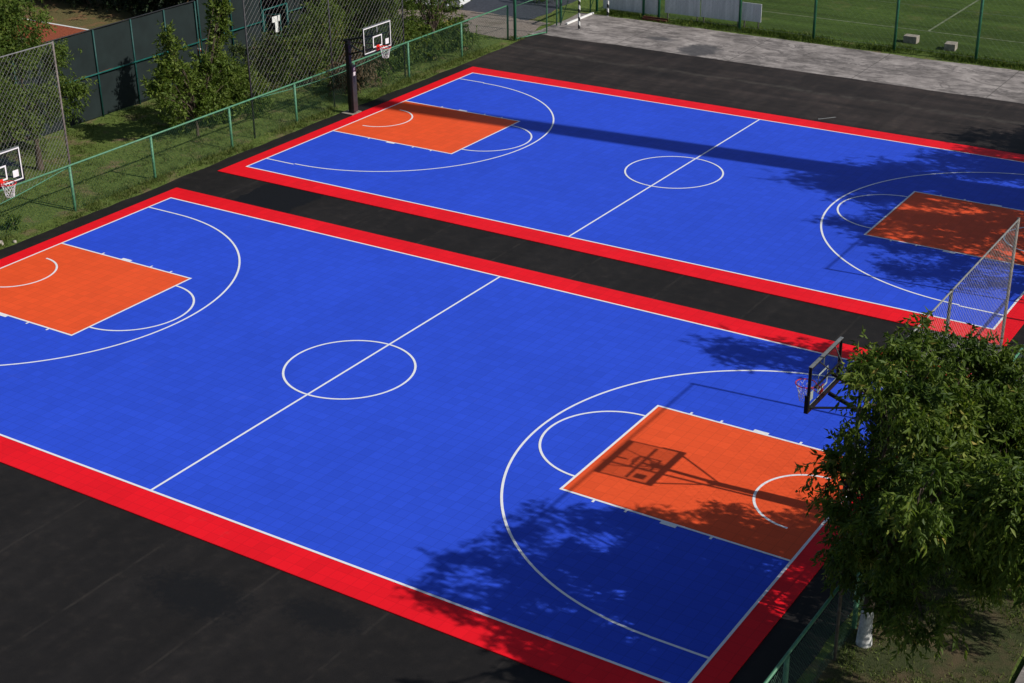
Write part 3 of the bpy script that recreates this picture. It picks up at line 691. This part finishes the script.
r = thing('handball_goal', (0, 43.95, 0), 'small goal with black and white striped posts at the far corner', 'goal')
dx = -.15
for x, y in ((0, 0), (dx, 3.2)):
    m = MB(); m.box((-.04, -.04, 0), (.04, .04, 2.08)); o = m.build('goal_post', M['stripe'], r); o.location = (x, y, 0)
m = MB(); m.box((-.04, .045, 0), (.04, 3.155, .08)); o = m.build('crossbar', M['stripe'], r); o.location = (0, 0, 2.0); o.rotation_euler = (0, 0, .047)
for x, y in ((0, 0), (dx, 3.2)):
    m = MB(); m.tube([(x-.05, y, 2.0), (x-.45, y, 1.95), (x-1.1, y, .08)], .02, 6); m.build('side_stay', M['fence_green'], r, True)
m = MB(); m.box((-.05, .2, 0), (.05, 2.9, .09)); o = m.build('ground_beam', M['white'], r, bevel=.01); o.location = (-1.05, .35, .0)

r = thing('pitch_fence', (-1.2, 47.85, 0), 'tall green posts with thin wire along the football pitch', 'fence')
for x in (-1.2, 1.55, 2.45, 6.95, 10.87, 14.92, 18.8, 22.8, 26.8, 30.8):
    m = MB(); m.tube([(x+1.2, 0, -.2), (x+1.2, 0, 4.4)], .07, 8); m.build('post', M['fence_dkgreen'], r, True)
m = MB(); chain(m, (0, .06, 0), (1, 0, 0), 30, .1, 4.2, .2, .0014); m.build('wire_mesh', M['wire_green'], r)
for z in (.15, 2.2):
    m = MB(); m.tube([(0, .07, z), (30, .07, z)], .004, 4); m.build('tension_wire', M['galv'], r)
for i, (x0, x1, z0, z1, lab) in enumerate(((-1.0, 2.35, .12, 1.5, 'grey boarding panel behind the goal, leftmost of the row'),
                                          (2.62, 4.6, .30, 1.5, 'grey boarding panel just right of the double green posts'),
                                          (4.66, 6.85, .32, 1.5, 'grey boarding panel left of the single green post'),
                                          (6.90, 7.95, .42, 1.32, 'short grey boarding panel at the right end of the row'))):
    r = thing('boarding_panel', (x0, 48.15, 0), lab, 'panel', 'grey boarding panels on the pitch fence')
    m = MB(); m.box((0, 0, z0), (x1-x0, .03, z1)); m.build('panel_sheet', M['board_grey'], r, bevel=.004)
    for u in (.15, (x1-x0)-.15):
        m = MB(); m.box((u-.03, .032, 0), (u+.03, .07, z1-.05)); m.build('leg', M['rust_pipe'], r)
o = MB(); o.box((0, 0, 0), (1.4, .22, .10)); o.box((0, .16, .10), (1.4, .22, .16)); o = o.build('steel_channel', M['rust'], None, bevel=.005); o.location = (1.72, 47.35, 0)
tag(o, 'rusty red steel channel lying under the grey panels', 'scrap')

for loc, rz, s, lab in (((15.1, 49.72, 0), .0, (.66, .46, .33), 'concrete block on the grass, left of the pair behind the fence'),
                        ((17.15, 49.35, 0), .10, (.52, .60, .31), 'concrete block on the grass, right of the pair behind the fence')):
    m = MB(); a, b, c = s; m.box((-a/2, -b/2, -.02), (a/2, b/2, c)); o = m.build('concrete_block', M['block'], None, bevel=.018)
    o.location = loc; o.rotation_euler = (0, 0, rz); tag(o, lab, 'concrete block', 'concrete blocks behind the pitch fence')

# stones and odd bits
def stone(loc, s, lab, seed):
    rnd = random.Random(seed); m = MB(); n = 9; vs = []; fs = []
    rows = [(-.3, .8), (.1, 1.0), (.45, .75), (.62, .3)]
    for z, q in rows:
        for j in range(n):
            a = 2*math.pi*j/n; w = q*rnd.uniform(.8, 1.15); vs.append((s*w*math.cos(a), s*.7*w*math.sin(a), s*z*rnd.uniform(.85, 1.1)))
    for i in range(3):
        for j in range(n): a = i*n+j; b = i*n+(j+1) % n; fs.append((a, b, b+n, a+n))
    fs.append(tuple(3*n+j for j in range(n)))
    m.add(vs, fs); o = m.build('stone', M['stone'], None, True); o.location = loc; tag(o, lab, 'stone', 'loose stones')
stone((-1.75, 8.95, .02), .17, 'larger pale stone at the asphalt edge by the left margin', 1)
stone((-1.50, 9.35, .0), .09, 'small flat pale stone beside the larger one at the left margin', 2)
stone((-8.43, 32.1, .05), .24, 'pinkish stone seen through the far net, left one', 3)
stone((-8.38, 32.75, .05), .22, 'pinkish stone seen through the far net, right one', 4)
m = MB(); m.box((-.40, -.02, 0), (.40, .02, .02)); m.box((-.40, -.02, .02), (-.34, .02, .03)); o = m.build('lath', M['grey_frame'], None, bevel=.003); o.location = (16.35, 36.0, .003); o.rotation_euler = (0, 0, .88)
tag(o, 'thin white lath lying on the asphalt beyond the far court', 'lath')

# ------------------------------------------------------------------ parked car (seen through the bushes)
r = thing('parked_car', (-9.4, 44.2, 0), 'white parked car half hidden by bushes at the top', 'car', rz=.2)
prof = [(-2.15,.35),(-2.12,.75),(-2.0,.95),(-1.35,1.02),(-.75,1.42),(.55,1.45),(1.2,1.05),(1.95,.92),(2.15,.7),(2.15,.35)]
m = MB(); n = len(prof); vs = []
for y, k in ((-.82, 1), (-.86, 1), (.86, 1), (.82, 1)):
    for x, z in prof:
        top = z > 1.1; yy = y*(.80 if top else 1); vs.append((x, yy, z))
fs = []
for a in range(3):
    for j in range(n): b = (j+1) % n; fs.append((a*n+j, a*n+b, (a+1)*n+b, (a+1)*n+j))
fs.append(tuple(range(n-1, -1, -1))); fs.append(tuple(3*n+j for j in range(n)))
m.add(vs, fs); m.build('body', M['car_white'], r, bevel=.03)
m = MB()
m.add([(.60,-.62,1.445),(1.19,-.74,1.075),(1.19,.74,1.075),(.60,.62,1.445)], [(0,1,2,3)]); m.add([(-.80,-.62,1.415),(-1.33,-.74,1.05),(-1.33,.74,1.05),(-.80,.62,1.415)], [(3,2,1,0)])
m.v = [(x*1.006, y, z+.012) for x, y, z in m.v]; m.build('windscreen', M['car_glass'], r)
for sg in (-1, 1):
    m = MB(); m.add([(-1.2, sg*.885, 1.04), (1.05, sg*.885, 1.06), (.52, sg*.72, 1.37), (-.72, sg*.72, 1.35)], [(0,1,2,3)]); m.build('side_window', M['car_glass'], r)
    for x in (-1.35, 1.38):
        m = MB(); m.tube([(x, sg*.66, .32), (x, sg*.88, .32)], .32, 20); w = m.build('wheel', M['rubber'], r, True)
        m = MB(); m.tube([(x, sg*.70, .32), (x, sg*.89, .32)], .19, 16); m.build('hub', M['hub'], w, True)
    m = MB(); m.box((2.12, sg*.62-.14, .66), (2.165, sg*.62+.14, .80)); m.build('headlight', M['glass'], r, bevel=.01)

# ------------------------------------------------------------------ unseen brick chimney outside the frame, placed to cast the long far court shadow
r = thing('unseen_chimney', (38.0, 31.72, 0), 'tall unseen brick chimney, placed outside the frame to cast the far court shadow', 'chimney')
m = MB(); m.tube([(0, 0, -.3), (0, 0, 15), (0, 0, 31.5)], [.85, .70, .58], 24); m.build('shaft', M['brick'], r, True)
m = MB(); m.tube([(0, 0, 31.5), (0, 0, 31.9)], .68, 24); m.build('cap', M['block'], r)

# ------------------------------------------------------------------ light
SUN = Vector((1.29, .112, 1.0)).normalized()
sd = bpy.data.lights.new('sun', 'SUN'); sd.energy = 4.4; sd.angle = math.radians(.53); sd.color = (1.0, .955, .89)
so = bpy.data.objects.new('sun', sd); COL.objects.link(so); so.rotation_euler = (-SUN).to_track_quat('-Z', 'Y').to_euler(); so.location = (60, 10, 60)
w = bpy.data.worlds.new('World'); sc.world = w; w.use_nodes = True
nt = w.node_tree; nt.nodes.clear()
sky = nt.nodes.new('ShaderNodeTexSky'); sky.sky_type = 'NISHITA'; sky.sun_disc = False
sky.sun_elevation = math.asin(SUN.z); sky.sun_rotation = math.atan2(SUN.x, SUN.y)
bg = nt.nodes.new('ShaderNodeBackground'); bg.inputs[1].default_value = .072
ou = nt.nodes.new('ShaderNodeOutputWorld'); nt.links.new(sky.outputs[0], bg.inputs[0]); nt.links.new(bg.outputs[0], ou.inputs[0])

# ------------------------------------------------------------------ camera (solved from the court lines)
F, CX, CY, CZ, yaw, pit, rol = 1516.925, 37.9404, -21.2551, 18.3783, -.5741, -.4416, -.0125
f = Vector((math.sin(yaw)*math.cos(pit), math.cos(yaw)*math.cos(pit), math.sin(pit)))
r0 = f.cross(Vector((0,0,1))).normalized(); u0 = r0.cross(f)
R = r0*math.cos(rol)+u0*math.sin(rol); U = u0*math.cos(rol)-r0*math.sin(rol)
cd = bpy.data.cameras.new('camera'); cd.sensor_width = 36; cd.lens = F/1024*36; cd.clip_end = 1500; cd.clip_start = .5
co = bpy.data.objects.new('camera', cd); COL.objects.link(co)
mt = Matrix((R, U, -f)).transposed().to_4x4(); mt.translation = (CX, CY, CZ); co.matrix_world = mt
sc.camera = co
sc.render.engine = 'CYCLES'
sc.cycles.max_bounces = 6; sc.cycles.transparent_max_bounces = 12
sc.view_settings.view_transform = 'Standard'; sc.view_settings.look = 'None'; sc.view_settings.exposure = 0.0; sc.view_settings.gamma = 1.0
